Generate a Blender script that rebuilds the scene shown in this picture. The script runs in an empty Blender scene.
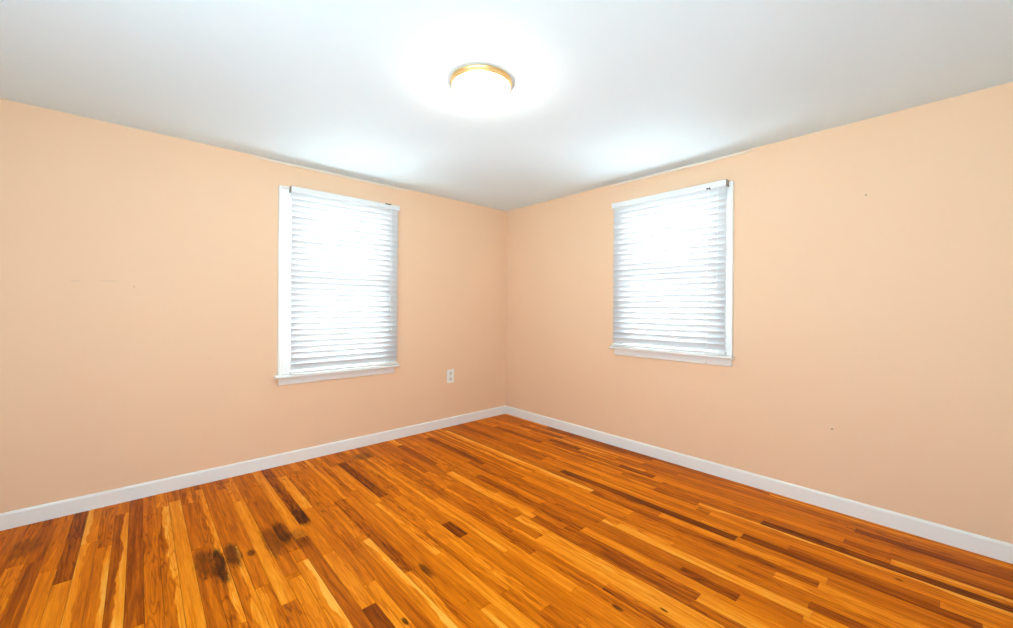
import bpy, bmesh, math, random
from mathutils import Vector, Matrix

S = bpy.context.scene
C = S.collection
PI = math.pi

# ------------------------------------------------------------------ camera
W_PX, H_PX = 1013, 628
F_PX, YAW, ROLL, SHIFT_PX = 402.89, 0.83273, 0.00628, -6.36
cam_data = bpy.data.cameras.new('camera')
cam_data.sensor_fit = 'HORIZONTAL'
cam_data.sensor_width = 36.0
cam_data.lens = 36.0 * F_PX / W_PX
cam_data.shift_y = SHIFT_PX / W_PX
cam_data.clip_start = 0.02
cam = bpy.data.objects.new('camera', cam_data)
C.objects.link(cam)
_fwd = Vector((math.cos(YAW), math.sin(YAW), 0))
_right = Vector((math.sin(YAW), -math.cos(YAW), 0))
_up = Vector((0, 0, 1))
_r2 = _right * math.cos(ROLL) + _up * math.sin(ROLL)
_u2 = _up * math.cos(ROLL) - _right * math.sin(ROLL)
_m = Matrix((_r2, _u2, -_fwd)).transposed().to_4x4()
_m.translation = Vector((-3.2715, -3.6041, 1.2781))
cam.matrix_world = _m
S.camera = cam

# ------------------------------------------------------------------ world, daylight, exposure
world = bpy.data.worlds.new('world')
S.world = world
world.use_nodes = True
bg = world.node_tree.nodes['Background']
wt = world.node_tree
_tc = wt.nodes.new('ShaderNodeTexCoord')
_sp = wt.nodes.new('ShaderNodeSeparateXYZ')
_mr = wt.nodes.new('ShaderNodeMapRange')       # added fill below the horizon to brighten the ceiling, softer sky above
wt.links.new(_tc.outputs['Generated'], _sp.inputs[0])
wt.links.new(_sp.outputs[2], _mr.inputs[0])
FILL_BELOW, SKY_LIGHT = 3.2, 1.1
for _i, _v in ((1, -0.25), (2, 0.25), (3, FILL_BELOW), (4, SKY_LIGHT)):
    _mr.inputs[_i].default_value = _v
bg.inputs['Color'].default_value = (0.66, 0.895, 1.0, 1)
wt.links.new(_mr.outputs[0], bg.inputs['Strength'])


def daylight(name, loc, target, sx, sy, watts, color):
    d = bpy.data.lights.new(name, 'AREA')
    d.shape = 'RECTANGLE'
    d.size, d.size_y = sx, sy
    d.energy = watts
    d.color = color
    o = bpy.data.objects.new(name, d)
    C.objects.link(o)
    o.location = loc
    o.rotation_euler = (Vector(target) - Vector(loc)).to_track_quat('-Z', 'Z').to_euler()
    return o


daylight('daylight_outside_left', (-1.96, 0.85, 1.55), (-1.96, 0, 1.45), 1.7, 2.0, 200, (0.86, 0.945, 1.0))
daylight('daylight_outside_right', (0.85, -2.02, 1.65), (0, -2.02, 1.55), 1.7, 1.9, 200, (0.86, 0.945, 1.0))
LAMP_STRENGTH = 24.0

S.view_settings.view_transform = 'Standard'
S.view_settings.look = 'None'
S.view_settings.gamma = 1.0
S.view_settings.use_curve_mapping = False
S.view_settings.exposure = 1.1

# ------------------------------------------------------------------ node helpers


class NT:
    def __init__(self, name):
        self.m = bpy.data.materials.new(name)
        self.m.use_nodes = True
        self.t = self.m.node_tree
        self.b = self.t.nodes['Principled BSDF']
        self.out = self.t.nodes['Material Output']

    def n(self, kind, **kw):
        nd = self.t.nodes.new(kind)
        for k, v in kw.items():
            setattr(nd, k, v)
        return nd

    def put(self, sock, v):
        if isinstance(v, bpy.types.NodeSocket):
            self.t.links.new(v, sock)
        elif isinstance(v, (tuple, list)) and len(v) == 3 and sock.type == 'RGBA':
            sock.default_value = (*v, 1)
        else:
            sock.default_value = v

    def math(self, op, a, b=0.0, c=0.0, clamp=False):
        nd = self.n('ShaderNodeMath', operation=op, use_clamp=clamp)
        for i, v in enumerate((a, b, c)):
            self.put(nd.inputs[i], v)
        return nd.outputs[0]

    def mix(self, fac, a, b, blend='MIX'):
        nd = self.n('ShaderNodeMix', data_type='RGBA', blend_type=blend)
        self.put(nd.inputs['Factor'], fac)
        self.put(nd.inputs[6], a)
        self.put(nd.inputs[7], b)
        return nd.outputs[2]

    def ramp(self, fac, stops, interp='LINEAR'):
        nd = self.n('ShaderNodeValToRGB')
        cr = nd.color_ramp
        cr.interpolation = interp
        while len(cr.elements) < len(stops):
            cr.elements.new(0.5)
        for e, (p, c) in zip(cr.elements, stops):
            e.position = p
            e.color = (*c, 1) if len(c) == 3 else c
        self.put(nd.inputs[0], fac)
        return nd.outputs[0]

    def smooth(self, v, lo, hi, a=0.0, b=1.0):
        nd = self.n('ShaderNodeMapRange', interpolation_type='SMOOTHSTEP')
        for i, x in enumerate((v, lo, hi, a, b)):
            self.put(nd.inputs[i], x)
        return nd.outputs[0]

    def xyz(self, x, y, z):
        nd = self.n('ShaderNodeCombineXYZ')
        for i, v in enumerate((x, y, z)):
            self.put(nd.inputs[i], v)
        return nd.outputs[0]

    def noise(self, vec, scale, detail=3.0, rough=0.5, distort=0.0):
        nd = self.n('ShaderNodeTexNoise')
        self.put(nd.inputs['Vector'], vec)
        nd.inputs['Scale'].default_value = scale
        nd.inputs['Detail'].default_value = detail
        nd.inputs['Roughness'].default_value = rough
        nd.inputs['Distortion'].default_value = distort
        return nd.outputs[0]

    def obj_xyz(self):
        tc = self.n('ShaderNodeTexCoord')
        sp = self.n('ShaderNodeSeparateXYZ')
        self.t.links.new(tc.outputs['Object'], sp.inputs[0])
        return tc.outputs['Object'], sp.outputs[0], sp.outputs[1], sp.outputs[2]

    def attr(self, name):
        nd = self.n('ShaderNodeAttribute', attribute_name=name)
        return nd.outputs['Fac']

    def bump(self, height, strength, dist):
        nd = self.n('ShaderNodeBump')
        nd.inputs['Strength'].default_value = strength
        nd.inputs['Distance'].default_value = dist
        self.put(nd.inputs['Height'], height)
        self.t.links.new(nd.outputs[0], self.b.inputs['Normal'])

    def blob(self, ax, ay, cx, cy, rx, ry, wob=None, amt=0.0, soft=0.5):
        """1 inside the ellipse about (cx, cy), falling to 0 past its rim."""
        dx = self.math('DIVIDE', self.math('SUBTRACT', ax, cx), rx)
        dy = self.math('DIVIDE', self.math('SUBTRACT', ay, cy), ry)
        d = self.math('SQRT', self.math('ADD', self.math('MULTIPLY', dx, dx), self.math('MULTIPLY', dy, dy)))
        if wob is not None:
            d = self.math('ADD', d, self.math('MULTIPLY', self.math('SUBTRACT', wob, 0.5), amt))
        return self.smooth(d, 1.0 - soft, 1.0 + soft * 0.4, 1.0, 0.0)


def plain(name, color, rough=0.5, metal=0.0, spec=0.5):
    t = NT(name)
    t.put(t.b.inputs['Base Color'], color)
    t.b.inputs['Roughness'].default_value = rough
    t.b.inputs['Metallic'].default_value = metal
    t.b.inputs['Specular IOR Level'].default_value = spec
    return t


# ------------------------------------------------------------------ materials
WALL_COL = (0.92, 0.625, 0.41)


def wall_material(name, horizontal, marks):
    t = NT(name)
    co, x, y, z = t.obj_xyz()
    a = x if horizontal == 'x' else y
    base = t.mix(t.noise(co, 1.3, 3), tuple(v * 0.985 for v in WALL_COL), tuple(min(1, v * 1.01) for v in WALL_COL))
    wob = t.noise(co, 60, 2)
    for (ca, cz, ra, rz, strength, col) in marks:
        m = t.math('MULTIPLY', t.blob(a, z, ca, cz, ra, rz, wob, 0.7, 0.6), strength)
        base = t.mix(m, base, col)
    t.put(t.b.inputs['Base Color'], base)
    t.b.inputs['Roughness'].default_value = 0.6
    t.b.inputs['Specular IOR Level'].default_value = 0.3
    t.bump(t.noise(co, 130, 3), 0.06, 0.004)
    return t.m


GREY, PINKISH = (0.42, 0.30, 0.22), (0.74, 0.50, 0.33)
M_wall_left = wall_material('peach_wall_paint', 'x', [
    (-3.414, 1.432, 0.05, 0.008, 0.35, PINKISH), (-3.563, 1.425, 0.03, 0.006, 0.3, PINKISH),
    (-3.30, 1.40, 0.006, 0.006, 0.4, GREY),
    (-2.9, 0.9, 0.02, 0.006, 0.25, PINKISH)])
M_wall_right = wall_material('peach_wall_paint_right', 'y', [
    (-3.103, 0.516, 0.006, 0.006, 1.0, (0.25, 0.17, 0.12)), (-3.259, 1.979, 0.006, 0.006, 0.8, (0.35, 0.22, 0.14)),
    (-2.45, 0.78, 0.02, 0.005, 0.3, PINKISH)])
M_wall_back = plain('white_back_wall_paint', (0.85, 0.86, 0.86), 0.6).m  # unseen walls, made white to lessen the warm bounce

t = NT('white_ceiling_paint')
co, x, y, z = t.obj_xyz()
t.put(t.b.inputs['Base Color'], t.mix(t.noise(co, 2.0, 3), (0.76, 0.88, 0.95), (0.775, 0.895, 0.965)))
t.b.inputs['Roughness'].default_value = 0.8
t.b.inputs['Specular IOR Level'].default_value = 0.2
t.bump(t.noise(co, 90, 3), 0.08, 0.004)
M_ceiling = t.m

t = plain('white_trim_paint', (0.92, 0.905, 0.88), 0.35)
co, x, y, z = t.obj_xyz()
t.bump(t.noise(co, 40, 2), 0.03, 0.003)
M_trim = t.m
M_light_strip = plain('cream_light_strip', (0.9, 0.8, 0.7), 0.5).m  # pale colour standing in for window light along the ceiling edge
M_plate = plain('white_plastic', (0.93, 0.9, 0.86), 0.3).m
M_slot = plain('dark_slot', (0.05, 0.04, 0.035), 0.6).m
M_recept = plain('receptacle_plastic', (0.8, 0.76, 0.7), 0.35).m
M_screw = plain('screw_metal', (0.6, 0.58, 0.55), 0.35, 1.0).m
M_bracket = plain('blind_bracket_metal', (0.34, 0.30, 0.27), 0.45, 0.6).m
M_cord = plain('white_cord', (0.8, 0.8, 0.8), 0.8).m
M_tassel = plain('cord_tassel', (0.8, 0.8, 0.78), 0.4).m
M_rail = plain('white_blind_rail', (0.82, 0.84, 0.85), 0.35).m

# slats: white vinyl that lets some daylight through
t = NT('white_vinyl_slat')
t.put(t.b.inputs['Base Color'], (0.68, 0.70, 0.72))
t.b.inputs['Roughness'].default_value = 0.4
tr = t.n('ShaderNodeBsdfTranslucent')
t.put(tr.inputs['Color'], (0.9, 0.94, 0.97))
mx = t.n('ShaderNodeMixShader')
mx.inputs[0].default_value = 0.03
t.t.links.new(t.b.outputs[0], mx.inputs[1])
t.t.links.new(tr.outputs[0], mx.inputs[2])
t.t.links.new(mx.outputs[0], t.out.inputs[0])
M_slat = t.m

t = NT('window_glass')
gl = t.n('ShaderNodeBsdfGlossy')
gl.inputs['Roughness'].default_value = 0.02
tp = t.n('ShaderNodeBsdfTransparent')
t.put(tp.inputs['Color'], (0.95, 0.97, 0.96))
fr = t.n('ShaderNodeFresnel')
fr.inputs['IOR'].default_value = 1.45
mx = t.n('ShaderNodeMixShader')
t.t.links.new(fr.outputs[0], mx.inputs[0])
t.t.links.new(tp.outputs[0], mx.inputs[1])
t.t.links.new(gl.outputs[0], mx.inputs[2])
t.t.links.new(mx.outputs[0], t.out.inputs[0])
M_glass = t.m

t = plain('brushed_brass', (0.83, 0.55, 0.24), 0.32, 1.0)
M_brass = t.m
t = NT('lit_frosted_glass')
t.put(t.b.inputs['Base Color'], (0.95, 0.93, 0.9))
t.b.inputs['Roughness'].default_value = 0.4
t.put(t.b.inputs['Emission Color'], (1.0, 0.91, 0.78))
t.b.inputs['Emission Strength'].default_value = LAMP_STRENGTH
M_dome = t.m

# oak strip floor
t = NT('orange_oak_strips')
uv = t.n('ShaderNodeUVMap', uv_map='plank')
sp = t.n('ShaderNodeSeparateXYZ')
t.t.links.new(uv.outputs[0], sp.inputs[0])
u, v = sp.outputs[0], sp.outputs[1]
tone, rnd, sap = t.attr('tone'), t.attr('rnd'), t.attr('sap')
co, ox, oy, oz = t.obj_xyz()
r100 = t.math('MULTIPLY', rnd, 137.0)
um = t.math('MULTIPLY', u, 0.062)
# fine pores and broad streaks, both stretched along the strip
fine = t.noise(t.xyz(t.math('MULTIPLY', um, 220), t.math('MULTIPLY', v, 9), r100), 1.0, 4, 0.6)
broad = t.noise(t.xyz(t.math('MULTIPLY', um, 45), t.math('MULTIPLY', v, 2.2), r100), 1.0, 3, 0.5, 0.6)
# cathedral figure: stretched rings about an axis outside the strip
fig_n = t.noise(t.xyz(t.math('MULTIPLY', um, 20), t.math('MULTIPLY', v, 1.8), t.math('ADD', r100, 9.0)), 1.0, 2, 0.5)
fig = t.math('SINE', t.math('ADD', t.math('MULTIPLY', fig_n, 55.0), t.math('MULTIPLY', um, 90.0)))
fig_on = t.smooth(t.math('FRACT', t.math('MULTIPLY', rnd, 7.31)), 0.35, 0.75)
tt = t.math('ADD', t.math('SUBTRACT', tone, 0.01), t.math('MULTIPLY', t.math('SUBTRACT', broad, 0.5), 0.75))
tt = t.math('ADD', tt, t.math('MULTIPLY', t.math('SUBTRACT', fine, 0.5), 0.60))
tt = t.math('SUBTRACT', tt, t.math('MULTIPLY', t.math('MULTIPLY', t.smooth(fig, 0.2, 1.0), fig_on), 0.18))
# pale sapwood along one wavy edge of some strips (sap > 0 right edge, sap < 0 left edge)
wave = t.noise(t.xyz(r100, t.math('MULTIPLY', v, 3.2), 3.0), 1.0, 3, 0.5)
wv = t.math('MULTIPLY', t.math('SUBTRACT', wave, 0.5), 1.3)
right = t.smooth(t.math('ADD', u, wv), 0.50, 0.62)
left = t.smooth(t.math('ADD', u, wv), 0.40, 0.52, 1.0, 0.0)
sap_m = t.math('ADD', t.math('MULTIPLY', right, t.math('MAXIMUM', sap, 0.0)),
               t.math('MULTIPLY', left, t.math('MAXIMUM', t.math('MULTIPLY', sap, -1.0), 0.0)))
tt = t.math('ADD', tt, t.math('MULTIPLY', sap_m, 0.36), clamp=True)
OAK = [(0.0, (0.13, 0.022, 0.001)), (0.2, (0.31, 0.057, 0.001)), (0.45, (0.60, 0.136, 0.001)),
       (0.62, (0.76, 0.196, 0.002)), (0.82, (0.92, 0.300, 0.012)), (1.0, (0.97, 0.44, 0.06))]
col = t.ramp(tt, OAK)
# knots scattered over the boards
vor = t.n('ShaderNodeTexVoronoi')
t.put(vor.inputs['Vector'], t.xyz(t.math('MULTIPLY', ox, 3.4), t.math('MULTIPLY', oy, 1.9), 0.0))
vor.inputs['Scale'].default_value = 1.0
knot = t.smooth(vor.outputs['Distance'], 0.012, 0.045, 0.8, 0.0)
col = t.mix(knot, col, (0.15, 0.028, 0.002))
wob = t.noise(t.xyz(t.math('MULTIPLY', ox, 70), t.math('MULTIPLY', oy, 10), 0.0), 1.0, 4, 0.65)
STAINS = [  # x, y, rx, ry, strength, ragged
    (-3.037, -1.12, 0.034, 0.16, 0.70, 1.1), (-2.975, -1.19, 0.036, 0.19, 0.97, 1.2), (-2.913, -1.14, 0.034, 0.15, 0.85, 1.2), (-2.675, -1.08, 0.036, 0.17, 0.92, 1.3),
    (-2.545, -0.955, 0.036, 0.14, 0.95, 1.2), (-2.735, -1.13, 0.045, 0.20, 0.62, 1.5), (-2.615, -1.20, 0.04, 0.13, 0.5, 1.6),
    (-2.841, -1.177, 0.020, 0.035, 0.8, 1.0), (-1.853, -0.231, 0.09, 0.10, 0.55, 1.5),
    (-2.237, -1.897, 0.018, 0.085, 0.8, 1.7), (-2.468, -2.118, 0.010, 0.026, 0.85, 1.2),
    (-1.758, -2.658, 0.012, 0.028, 0.85, 1.4), (-1.622, -2.795, 0.007, 0.022, 0.9, 1.0),
    (-3.713, -0.343, 0.06, 0.12, 0.5, 1.5)]
st = None
for (cx, cy, rx, ry, s_, rag) in STAINS:
    b_ = t.math('MULTIPLY', t.blob(ox, oy, cx, cy, rx, ry, wob, rag, 0.45), s_)
    st = b_ if st is None else t.math('MAXIMUM', st, b_)
col = t.mix(st, col, t.mix(t.smooth(wob, 0.35, 0.7), (0.028, 0.006, 0.001), (0.19, 0.034, 0.001)))
t.put(t.b.inputs['Base Color'], col)
t.put(t.b.inputs['Roughness'], t.smooth(fine, 0.2, 0.8, 0.36, 0.5))
t.b.inputs['Specular IOR Level'].default_value = 0.07
t.bump(fine, 0.08, 0.002)
M_oak = t.m
M_gap = plain('dark_floor_gap', (0.06, 0.02, 0.005), 0.8).m

# ------------------------------------------------------------------ mesh helpers


def box(bm, x0, x1, y0, y1, z0, z1):
    vs = [bm.verts.new(p) for p in ((x0, y0, z0), (x1, y0, z0), (x1, y1, z0), (x0, y1, z0),
                                    (x0, y0, z1), (x1, y0, z1), (x1, y1, z1), (x0, y1, z1))]
    for f in ((3, 2, 1, 0), (4, 5, 6, 7), (0, 1, 5, 4), (1, 2, 6, 5), (2, 3, 7, 6), (3, 0, 4, 7)):
        bm.faces.new([vs[i] for i in f])


def sweep(bm, prof, a, b):
    """Close a profile of 3-D points swept from offset a to offset b."""
    A, B = Vector(a), Vector(b)
    p = [Vector(q) for q in prof]
    va = [bm.verts.new(q + A) for q in p]
    vb = [bm.verts.new(q + B) for q in p]
    n = len(p)
    for i in range(n):
        j = (i + 1) % n
        bm.faces.new((va[i], va[j], vb[j], vb[i]))
    bm.faces.new(va[::-1])
    bm.faces.new(vb)


def tube(bm, pts, r, n=8):
    rings = []
    for i, p in enumerate(pts):
        p = Vector(p)
        d = (Vector(pts[min(i + 1, len(pts) - 1)]) - Vector(pts[max(i - 1, 0)])).normalized()
        s = d.cross(Vector((0, 0, 1)))
        if s.length < 1e-4:
            s = d.cross(Vector((1, 0, 0)))
        s.normalize()
        w = d.cross(s)
        rr = r[i] if isinstance(r, (list, tuple)) else r
        rings.append([bm.verts.new(p + s * rr * math.cos(2 * PI * k / n) + w * rr * math.sin(2 * PI * k / n)) for k in range(n)])
    for a, b in zip(rings, rings[1:]):
        for k in range(n):
            bm.faces.new((a[k], a[(k + 1) % n], b[(k + 1) % n], b[k]))
    bm.faces.new(rings[0][::-1])
    bm.faces.new(rings[-1])


def lathe(bm, prof, n=64):
    """prof = [(r, z)...]; r = 0 closes to a point."""
    rings = []
    for r, z in prof:
        if r < 1e-6:
            rings.append([bm.verts.new((0, 0, z))])
        else:
            rings.append([bm.verts.new((r * math.cos(2 * PI * k / n), r * math.sin(2 * PI * k / n), z)) for k in range(n)])
    for a, b in zip(rings, rings[1:]):
        for k in range(n):
            j = (k + 1) % n
            if len(a) == 1:
                bm.faces.new((a[0], b[j], b[k]))
            elif len(b) == 1:
                bm.faces.new((a[k], a[j], b[0]))
            else:
                bm.faces.new((a[k], a[j], b[j], b[k]))


def obj(name, bm, mat, parent=None, bevel=0.0, smooth=False, recalc=True):
    if recalc:
        bmesh.ops.recalc_face_normals(bm, faces=bm.faces[:])
    if bevel > 0:
        bmesh.ops.bevel(bm, geom=bm.edges[:], offset=bevel, segments=2, affect='EDGES', profile=0.6)
    me = bpy.data.meshes.new(name)
    bm.to_mesh(me)
    bm.free()
    if smooth:
        for p in me.polygons:
            p.use_smooth = True
    if mat is not None:
        me.materials.append(mat)
    o = bpy.data.objects.new(name, me)
    C.objects.link(o)
    if parent is not None:
        o.parent = parent
    return o


def struct(o):
    o['kind'] = 'structure'
    return o


def thing(name, label, cat, loc=(0, 0, 0), rotz=0.0, group=None):
    o = bpy.data.objects.new(name, None)
    C.objects.link(o)
    o.location = loc
    o.rotation_euler = (0, 0, rotz)
    o['label'] = label
    o['category'] = cat
    if group:
        o['group'] = group
    return o


# ------------------------------------------------------------------ room shell
H = 2.44
XB, YB = -4.30, -4.30      # how far the two walls run behind the photographer
T = 0.14                   # wall thickness
# window openings: (from, to, sill height, head height)
OPL = (-2.370, -1.545, 0.727, 2.150)
OPR = (-2.430, -1.600, 0.930, 2.140)

bm = bmesh.new()
a0, a1, z0, z1 = OPL
box(bm, XB, a0, 0, T, 0, H)
box(bm, a1, T, 0, T, 0, H)
box(bm, a0, a1, 0, T, 0, z0)
box(bm, a0, a1, 0, T, z1, H)
struct(obj('wall_left', bm, M_wall_left))
bm = bmesh.new()
a0, a1, z0, z1 = OPR
box(bm, 0, T, YB, a0, 0, H)
box(bm, 0, T, a1, 0, 0, H)
box(bm, 0, T, a0, a1, 0, z0)
box(bm, 0, T, a0, a1, z1, H)
struct(obj('wall_right', bm, M_wall_right))
# the unseen walls behind the photographer leave a corner opening sized for fill light
bm = bmesh.new()
box(bm, XB - T, XB, -2.2, T, 0, H)
struct(obj('wall_back', bm, M_wall_back))
bm = bmesh.new()
box(bm, -3.1, T, YB - T, YB, 0, H)
struct(obj('wall_near', bm, M_wall_back))
bm = bmesh.new()
box(bm, XB - T, T, YB - T, T, H, H + 0.1)
struct(obj('ceiling', bm, M_ceiling))

# floor: dark bed with one oak strip after another on it, all one mesh
random.seed(11)
PW, PX0 = 0.0618, -3.315
KNOWN = {  # row: [(from y, to y, tone, sap)]
    -4: [(-.0, -.86, .27, 0)], -6: [(-.1, -.55, .36, 0)], -5: [(-.0, -.7, .55, 0)], -3: [(-.0, -.5, .6, -1)],
    -2: [(-.05, -.6, .5, 0), (-.6, -1.8, .5, 1)], -1: [(-.2, -1.8, .30, 1.5)], 0: [(-.0, -1.43, .27, 0)],
    1: [(-.33, -1.6, .5, 0)], 2: [(-.25, -1.6, .5, 1.2)], 3: [(-.2, -1.7, .74, 0)], 4: [(-.3, -.95, .45, 0), (-.95, -1.8, .42, 0)],
    5: [(-.1, -1.69, .46, 1)], 6: [(-.0, -1.05, .45, 0), (-1.05, -2.0, .5, 1)], 7: [(-.2, -1.5, .5, 0)],
    8: [(-.1, -.48, .75, 0), (-.48, -1.69, .76, 0), (-1.69, -2.2, .52, 0)],
    9: [(-.0, -.55, .5, 0), (-.55, -1.5, .44, 0), (-1.53, -2.1, .66, 0)], 10: [(-.3, -1.3, .45, 0), (-1.42, -2.2, .7, 1)],
    11: [(-.0, -1.2, .72, 0), (-1.24, -2.1, .34, 0)], 12: [(-.0, -1.04, .27, 0), (-1.04, -1.44, .58, 0), (-1.44, -1.94, .72, 0), (-1.95, -2.3, .16, 0)],
    13: [(-.24, -.88, .82, 0), (-.88, -1.8, .55, 0), (-1.82, -2.3, .74, 0)], 14: [(-.3, -1.5, .48, 0)],
    15: [(-.2, -1.4, .6, 0), (-1.45, -2.4, .62, 1)], 16: [(-.2, -.9, .55, 0)], 17: [(-.9, -2.2, .52, 0)],
    19: [(-.3, -1.1, .66, 0)], 20: [(-.26, -1.04, .2, 0), (-1.04, -1.6, .55, 0)], 21: [(-1.3, -2.45, .72, 0)],
    22: [(-1.2, -1.6, .5, 0), (-1.6, -1.78, .1, 0), (-1.78, -2.6, .52, 0)], 24: [(-.3, -1.3, .66, 0)],
    27: [(-1.2, -2.07, .45, 0), (-2.07, -3.0, .78, 0)], 28: [(-1.0, -1.83, .5, 0), (-1.83, -3.0, .84, 0)],
    29: [(-.2, -.79, .2, 0), (-1.0, -1.74, .84, 0), (-1.9, -2.85, .33, 0)], 30: [(-2.1, -2.86, .36, 0), (-2.87, -3.4, .82, 0)],
    31: [(-.3, -1.2, .55, 0), (-2.18, -2.9, .68, 0)], 32: [(-2.1, -2.72, .4, 0), (-2.72, -2.98, .26, 0)], 33: [(-2.2, -3.2, .42, 0)],
    34: [(-.18, -1.05, .2, 0), (-1.05, -2.2, .4, 0), (-2.29, -3.22, .82, 0)], 35: [(-2.6, -3.2, .48, 0), (-3.21, -3.8, .24, 0)],
    36: [(-2.9, -3.7, .45, 0)], 38: [(-.1, -1.93, .74, 1), (-3.2, -3.7, .74, 0)], 39: [(-1.2, -2.4, .5, 0)],
    40: [(-.5, -1.56, .52, 0), (-1.57, -2.81, .12, 0)], 41: [(-1.3, -2.6, .66, 0), (-2.82, -3.7, .2, 0)],
    43: [(-1.36, -2.52, .66, 0), (-2.6, -3.9, .62, 0)], 44: [(-2.5, -3.9, .6, 1)], 45: [(-1.9, -2.85, .48, 0), (-2.87, -3.9, .15, 0)],
    47: [(-1.1, -1.8, .4, 0), (-1.8, -2.1, .22, 0)], 48: [(-1.0, -1.36, .22, 0), (-2.0, -3.4, .55, 0)], 50: [(-2.2, -3.2, .5, 0), (-3.24, -4.0, .2, 0)],
}
rows = []
k = -17
while PX0 + k * PW < 0:
    known = sorted(KNOWN.get(k, []), key=lambda q: -q[0])
    y, lst = 0.0, []
    while y > YB:
        nxt = known[0] if known else None
        if nxt and y <= nxt[0] + 0.02:
            lst.append((y, max(nxt[1], YB), nxt[2], nxt[3]))
            y = nxt[1]
            known.pop(0)
            continue
        e = y - random.choice((0.35, 0.55, 0.8, 1.0, 1.3)) * random.uniform(0.8, 1.2)
        if nxt and e < nxt[0] + 0.18:
            e = nxt[0]
        tn = random.choice((.34, .44, .46, .5, .5, .52, .54, .58, .64, .7))
        lst.append((y, max(e, YB), tn + random.uniform(-.03, .03), random.choice((0, 0, 0, 0, 0, 0, .7, -.7))))
        y = e
    rows.append((k, lst))
    k += 1
bm = bmesh.new()
uvl = bm.loops.layers.uv.new('plank')
la = {n: bm.faces.layers.float.new(n) for n in ('tone', 'rnd', 'sap')}
G, CH = 0.0006, 0.0012
for k, lst in rows:
    xa, xb = PX0 + k * PW + G, min(PX0 + (k + 1) * PW - G, -0.0005)
    xa = max(xa, XB)
    if xb - xa < 0.006:
        continue
    for ya, yb, tn, sp_ in lst:
        ya, yb = ya - 0.0006, yb + 0.0006
        if ya - yb < 0.01:
            continue
        rv = random.random()
        lo = [bm.verts.new(p) for p in ((xa, yb, -0.006), (xb, yb, -0.006), (xb, ya, -0.006), (xa, ya, -0.006))]
        mi = [bm.verts.new(p) for p in ((xa, yb, -0.0007), (xb, yb, -0.0007), (xb, ya, -0.0007), (xa, ya, -0.0007))]
        hi = [bm.verts.new(p) for p in ((xa + CH, yb + CH, 0), (xb - CH, yb + CH, 0), (xb - CH, ya - CH, 0), (xa + CH, ya - CH, 0))]
        fs = [bm.faces.new(hi)]
        for i in range(4):
            j = (i + 1) % 4
            fs.append(bm.faces.new((mi[i], mi[j], hi[j], hi[i])))
            fs.append(bm.faces.new((lo[i], lo[j], mi[j], mi[i])))
        for f in fs:
            f[la['tone']], f[la['rnd']], f[la['sap']] = tn, rv, sp_
            for l in f.loops:
                l[uvl].uv = ((l.vert.co.x - (PX0 + k * PW)) / PW, -l.vert.co.y)
n_pl = len(bm.faces)
box(bm, XB, 0.0, YB, 0.0, -0.12, -0.005)
bm.faces.ensure_lookup_table()
for f in bm.faces[n_pl:]:
    f.material_index = 1
fl = struct(obj('floor', bm, M_oak, recalc=False))
fl.data.materials.append(M_gap)

# baseboards
BH, BT = 0.0977, 0.012


def base_prof(s):
    """(depth into the room, height) of the board's section."""
    return [(0, 0.002), (BT, 0.002), (BT, BH - 0.012), (BT - 0.003, BH - 0.004), (BT - 0.007, BH), (0, BH)]


bm = bmesh.new()
sweep(bm, [(0, -d, z) for d, z in base_prof(0)], (XB, 0, 0), (-0.0, 0, 0))
struct(obj('baseboard_left', bm, M_trim))
bm = bmesh.new()
sweep(bm, [(-d, 0, z) for d, z in base_prof(0)], (0, YB, 0), (0, -BT, 0))
struct(obj('baseboard_right', bm, M_trim))

# pale beads added as the strips of window light along the ceiling edge


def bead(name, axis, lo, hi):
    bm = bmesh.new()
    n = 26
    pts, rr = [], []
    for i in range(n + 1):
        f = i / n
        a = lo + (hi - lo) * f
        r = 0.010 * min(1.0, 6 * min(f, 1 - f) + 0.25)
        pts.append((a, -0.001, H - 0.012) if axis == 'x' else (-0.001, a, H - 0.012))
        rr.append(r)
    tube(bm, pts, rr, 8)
    struct(obj(name, bm, M_light_strip, smooth=True))


bead('light_strip_1', 'x', -2.66, -1.30)
bead('light_strip_2', 'y', -2.66, -1.45)


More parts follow.
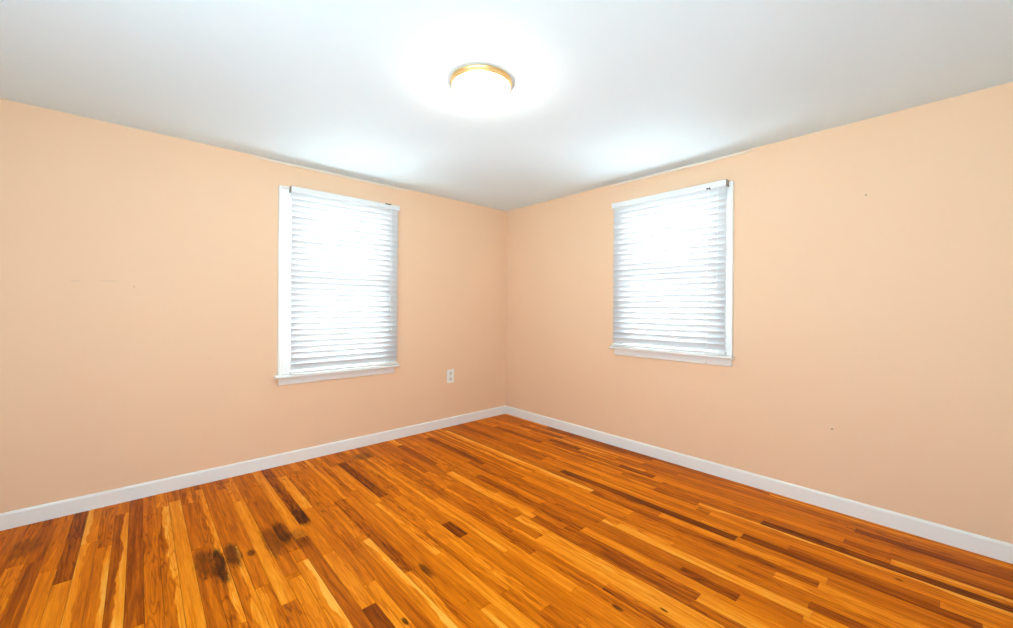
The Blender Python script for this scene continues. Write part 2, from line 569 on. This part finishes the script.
# ------------------------------------------------------------------ windows
def build_window(name, loc, rotz, w, h, cw, stool_over):
    """Local frame: x along the wall, room side at -y, origin on the wall face at the bottom centre of the opening."""
    root = struct(bpy.data.objects.new(name, None))
    C.objects.link(root)
    root.location = loc
    root.rotation_euler = (0, 0, rotz)
    hw = w / 2

    def prof(o):           # casing section: outer edge to inner edge (offset from the opening, depth)
        return [(cw, 0), (cw, -0.022), (cw - 0.012, -0.024), (cw - 0.020, -0.018), (0.03, -0.014), (0.012, -0.016), (0.004, -0.012), (0.004, 0)]
    bm = bmesh.new()
    sweep(bm, [(-hw - a, d, 0) for a, d in prof(0)], (0, 0, 0), (0, 0, h + cw))
    sweep(bm, [(hw + a, d, 0) for a, d in prof(0)], (0, 0, 0), (0, 0, h + cw))
    sweep(bm, [(0, d + 0.0005, h + a) for a, d in prof(0)], (-hw - cw + 0.022, 0, 0), (hw + cw - 0.022, 0, 0))
    obj('window_casing', bm, M_trim, root)
    bm = bmesh.new()       # stool with a rounded nose
    sx = hw + cw + stool_over
    noz = [(0, 0.0, -0.022), (0, -0.066, -0.022), (0, -0.073, -0.018), (0, -0.076, -0.011), (0, -0.073, -0.004), (0, -0.066, 0), (0, 0.0, 0)]
    sweep(bm, noz, (-sx, 0, 0), (sx, 0, 0))
    obj('window_stool', bm, M_trim, root)
    bm = bmesh.new()
    ap = [(0, 0, -0.022), (0, -0.020, -0.022), (0, -0.020, -0.072), (0, -0.016, -0.080), (0, 0, -0.084)]
    sweep(bm, ap, (-hw - cw + 0.006, 0, 0), (hw + cw - 0.006, 0, 0))
    obj('window_apron', bm, M_trim, root)
    bm = bmesh.new()       # jamb lining and outer sill
    jt = 0.018
    box(bm, -hw, -hw + jt, 0.0, T + 0.01, 0, h)
    box(bm, hw - jt, hw, 0.0, T + 0.01, 0, h)
    box(bm, -hw, hw, 0.0, T + 0.01, h - jt, h)
    box(bm, -hw, hw, 0.0, T + 0.05, 0.0, 0.02)
    obj('window_jamb', bm, M_trim, root)
    half = (h - jt - 0.02) / 2
    for nm, zb, y in (('lower_sash', 0.02, 0.055), ('upper_sash', 0.02 + half - 0.03, 0.092)):
        st_, x0, x1, zt = 0.045, -hw + jt, hw - jt, zb + half + 0.03
        if nm == 'upper_sash':
            zt = h - jt
        bm = bmesh.new()
        box(bm, x0, x0 + st_, y, y + 0.034, zb, zt)
        box(bm, x1 - st_, x1, y, y + 0.034, zb, zt)
        box(bm, x0 + st_, x1 - st_, y, y + 0.034, zb, zb + (0.06 if nm == 'lower_sash' else 0.035))
        box(bm, x0 + st_, x1 - st_, y, y + 0.034, zt - 0.04, zt)
        s = obj(nm, bm, M_trim, root)
        bm = bmesh.new()
        box(bm, x0 + st_ - 0.004, x1 - st_ + 0.004, y + 0.015, y + 0.019, zb + 0.03, zt - 0.036)
        p = obj('glass_pane', bm, M_glass, s)
    return root


CWL, CWR = 0.09, 0.09
build_window('window_1', ((OPL[0] + OPL[1]) / 2, 0, OPL[2]), 0.0, OPL[1] - OPL[0], OPL[3] - OPL[2], CWL, 0.024)
# right wall: local +x runs towards -y (towards the camera), the room side is world -x
build_window('window_2', (0, (OPR[0] + OPR[1]) / 2, OPR[2]), -PI / 2, OPR[1] - OPR[0], OPR[3] - OPR[2], CWR, 0.014)


# ------------------------------------------------------------------ blinds
def build_blind(name, label, loc, rotz, w, zb, zt, side, extra):
    """Local frame as for the windows; hangs from zt down to zb."""
    root = thing(name, label, 'window blind', loc, rotz, 'white slatted window blinds')
    hw = w / 2
    yc = -0.052
    # headrail: an open U channel of sheet metal
    bm = bmesh.new()
    y0, y1, hz = -0.076, -0.026, 0.044
    sec = [(0, y1, 0), (0, y0, 0), (0, y0, hz), (0, y0 + 0.002, hz), (0, y0 + 0.002, 0.002), (0, y1 - 0.002, 0.002), (0, y1 - 0.002, hz), (0, y1, hz)]
    sweep(bm, [(a, b, c - hz) for a, b, c in sec], (-hw, 0, zt), (hw, 0, zt))
    # closing lid a little below the lips
    box(bm, -hw + 0.004, hw - 0.004, y0 + 0.002, y1 - 0.002, zt - 0.008, zt - 0.006)
    obj('headrail', bm, M_rail, root)
    for s in (-1, 1):
        bm = bmesh.new()
        box(bm, s * hw, s * (hw + 0.0025), y0 - 0.001, y1 + 0.02, zt - hz - 0.001, zt + 0.002)
        box(bm, s * (hw - 0.012), s * (hw + 0.0025), y1, y1 + 0.004, zt - hz - 0.001, zt + 0.002)
        box(bm, s * (hw - 0.012), s * (hw + 0.0025), y0 - 0.002, y1 + 0.004, zt + 0.0005, zt + 0.002)
        obj('mounting_bracket', bm, M_bracket if (s == extra['bare_end']) else M_rail, root)
    # slats
    top, bot = zt - hz - 0.008, zb + 0.026
    n = extra['slats']
    pitch = (top - bot) / n
    bm = bmesh.new()
    ang = math.radians(-65)
    for i in range(n):
        zc = bot + (i + 0.62) * pitch
        a_ = ang + math.radians(extra['rng'].uniform(-1.2, 1.2))
        dz = extra['rng'].uniform(-0.0006, 0.0006)
        dx = extra['rng'].uniform(-0.0015, 0.0015)
        up, lo_ = [], []
        for q in range(7):
            f = -0.5 + q / 6
            d = f * 0.056                      # along the slat's width, room side to window side
            crown = 0.0022 * (1 - (2 * f) ** 2)
            yy = d * math.cos(a_) - crown * math.sin(a_)
            zz = d * math.sin(a_) + crown * math.cos(a_)
            ny, nz = -math.sin(a_) * 0.0011, math.cos(a_) * 0.0011
            up.append((0, yc + yy + ny, zz + nz))
            lo_.append((0, yc + yy - ny, zz - nz))
        sweep(bm, up + lo_[::-1], (-hw + 0.004 + dx, 0, zc + dz), (hw - 0.004 + dx, 0, zc + dz))
    obj('slats', bm, M_slat, root)
    # bottom rail
    bm = bmesh.new()
    box(bm, -hw + 0.003, hw - 0.003, yc - 0.022, yc + 0.024, zb + 0.001, zb + 0.018)
    obj('bottom_rail', bm, M_rail, root, bevel=0.003)
    # ladder cords, one strand in front of the slats and one behind
    for x in extra['ladders']:
        bm = bmesh.new()
        for yy in (yc - 0.0265, yc + 0.027):
            tube(bm, [(x, yy, zb + 0.016), (x, yy, zt - hz)], 0.0006, 6)
        obj('ladder_cord', bm, M_cord, root)
        bm = bmesh.new()
        box(bm, x - 0.012, x + 0.012, y0 - 0.0012, y0 + 0.001, zt - hz, zt - hz + 0.006)
        obj('cord_guide', bm, M_bracket if x == extra['tilt'][0] else M_rail, root)
    # pull cords with their tassels
    for (x, z_end, r, dy) in extra['cords']:
        bm = bmesh.new()
        tube(bm, [(x, y0 - 0.006, zt - hz + 0.004), (x + 0.002, y0 - 0.008 - dy, (zt + z_end) / 2), (x, y0 - 0.008 - dy, z_end + 0.03)], 0.0012, 6)
        c_ = obj('pull_cord', bm, M_cord, root)
        bm = bmesh.new()
        lathe(bm, [(0, 0.034), (r * 0.35, 0.032), (r * 0.55, 0.02), (r, 0.006), (r * 0.95, 0.001), (0, 0)], 14)
        bmesh.ops.translate(bm, verts=bm.verts[:], vec=(x, y0 - 0.008 - dy, z_end))
        obj('tassel', bm, M_tassel, c_, smooth=True)
    # tilt gear showing dark on the headrail
    x, ln, zo = extra['tilt']
    bm = bmesh.new()
    box(bm, x - ln / 2, x + ln / 2, y0 - 0.004, y0 + 0.02, zt + zo, zt + zo + 0.009)
    obj('tilt_gear', bm, M_slot, root, bevel=0.002)
    return root


rng = random.Random(4)
LW, RW = -2.383, -1.448
build_blind('window_blind', 'white slatted blind over the left wall window, nearer the wall outlet', ((LW + RW) / 2, 0, 0), 0.0, RW - LW,
            0.735, 2.238, 1, dict(slats=30, bare_end=-1, rng=rng, ladders=(-0.30, 0.33), cords=((0.372, 1.235, 0.007, 0.006), (0.382, 1.05, 0.007, 0.003)),
                                  tilt=(0.355, 0.055, -0.006)))
NR, FR = -2.490, -1.520
build_blind('window_blind', 'white slatted blind over the right wall window, its cord hanging past the sill', (0, (NR + FR) / 2, 0), -PI / 2, FR - NR,
            0.936, 2.236, 1, dict(slats=26, bare_end=1, rng=rng, ladders=(-0.29, 0.36), cords=((0.362, 0.86, 0.007, 0.010), (0.43, 1.44, 0.007, 0.004)),
                                  tilt=(0.36, 0.03, -0.046)))

# ------------------------------------------------------------------ wall outlet
root = thing('wall_outlet', 'white double electrical outlet low on the left wall near the corner', 'outlet', (-0.804, 0, 0.54))
bm = bmesh.new()
box(bm, -0.045, 0.045, -0.007, 0, -0.072, 0.072)
obj('cover_plate', bm, M_plate, root, bevel=0.003)
for zc in (0.030, -0.030):
    bm = bmesh.new()
    n = 28
    sec = []
    for i in range(n):
        a = 2 * PI * i / n
        sec.append((max(-0.0175, min(0.0175, 0.022 * math.cos(a))), 0, zc + 0.0205 * math.sin(a)))
    sweep(bm, sec, (0, -0.0095, 0), (0, -0.0065, 0))
    rc = obj('receptacle', bm, M_recept, root)
    bm = bmesh.new()
    box(bm, -0.0085, -0.0060, -0.0099, -0.0090, zc + 0.001, zc + 0.011)
    box(bm, 0.0060, 0.0085, -0.0099, -0.0090, zc + 0.000, zc + 0.012)
    box(bm, -0.003, 0.003, -0.0099, -0.0090, zc - 0.013, zc - 0.006)
    obj('outlet_slots', bm, M_slot, rc)
bm = bmesh.new()
lathe(bm, [(0, 0.0025), (0.003, 0.002), (0.004, 0), (0, 0)], 14)
bmesh.ops.rotate(bm, verts=bm.verts[:], cent=(0, 0, 0), matrix=Matrix.Rotation(PI / 2, 3, 'X'))
bmesh.ops.translate(bm, verts=bm.verts[:], vec=(0, -0.007, 0))
obj('screw', bm, M_screw, root, smooth=True)

# ------------------------------------------------------------------ ceiling light
root = thing('ceiling_light', 'round flush ceiling light with a brass rim and glowing white dome', 'ceiling light', (-1.974, -1.974, H))
bm = bmesh.new()
lathe(bm, [(0.0, 0.0), (0.156, 0.0), (0.159, -0.003), (0.159, -0.008), (0.155, -0.011), (0.154, -0.014), (0.156, -0.019), (0.156, -0.026),
           (0.152, -0.030), (0.147, -0.030), (0.145, -0.026), (0.0, -0.022)], 96)
obj('brass_rim', bm, M_brass, root, smooth=True)
bm = bmesh.new()
prof = [(0.1445, -0.024)]
for i in range(0, 15):
    a = (PI / 2) * i / 14
    prof.append((0.1445 * math.cos(a) ** 0.9 if i < 14 else 0.0, -0.031 - 0.070 * math.sin(a)))
lathe(bm, prof, 96)
obj('glass_dome', bm, M_dome, root, smooth=True)
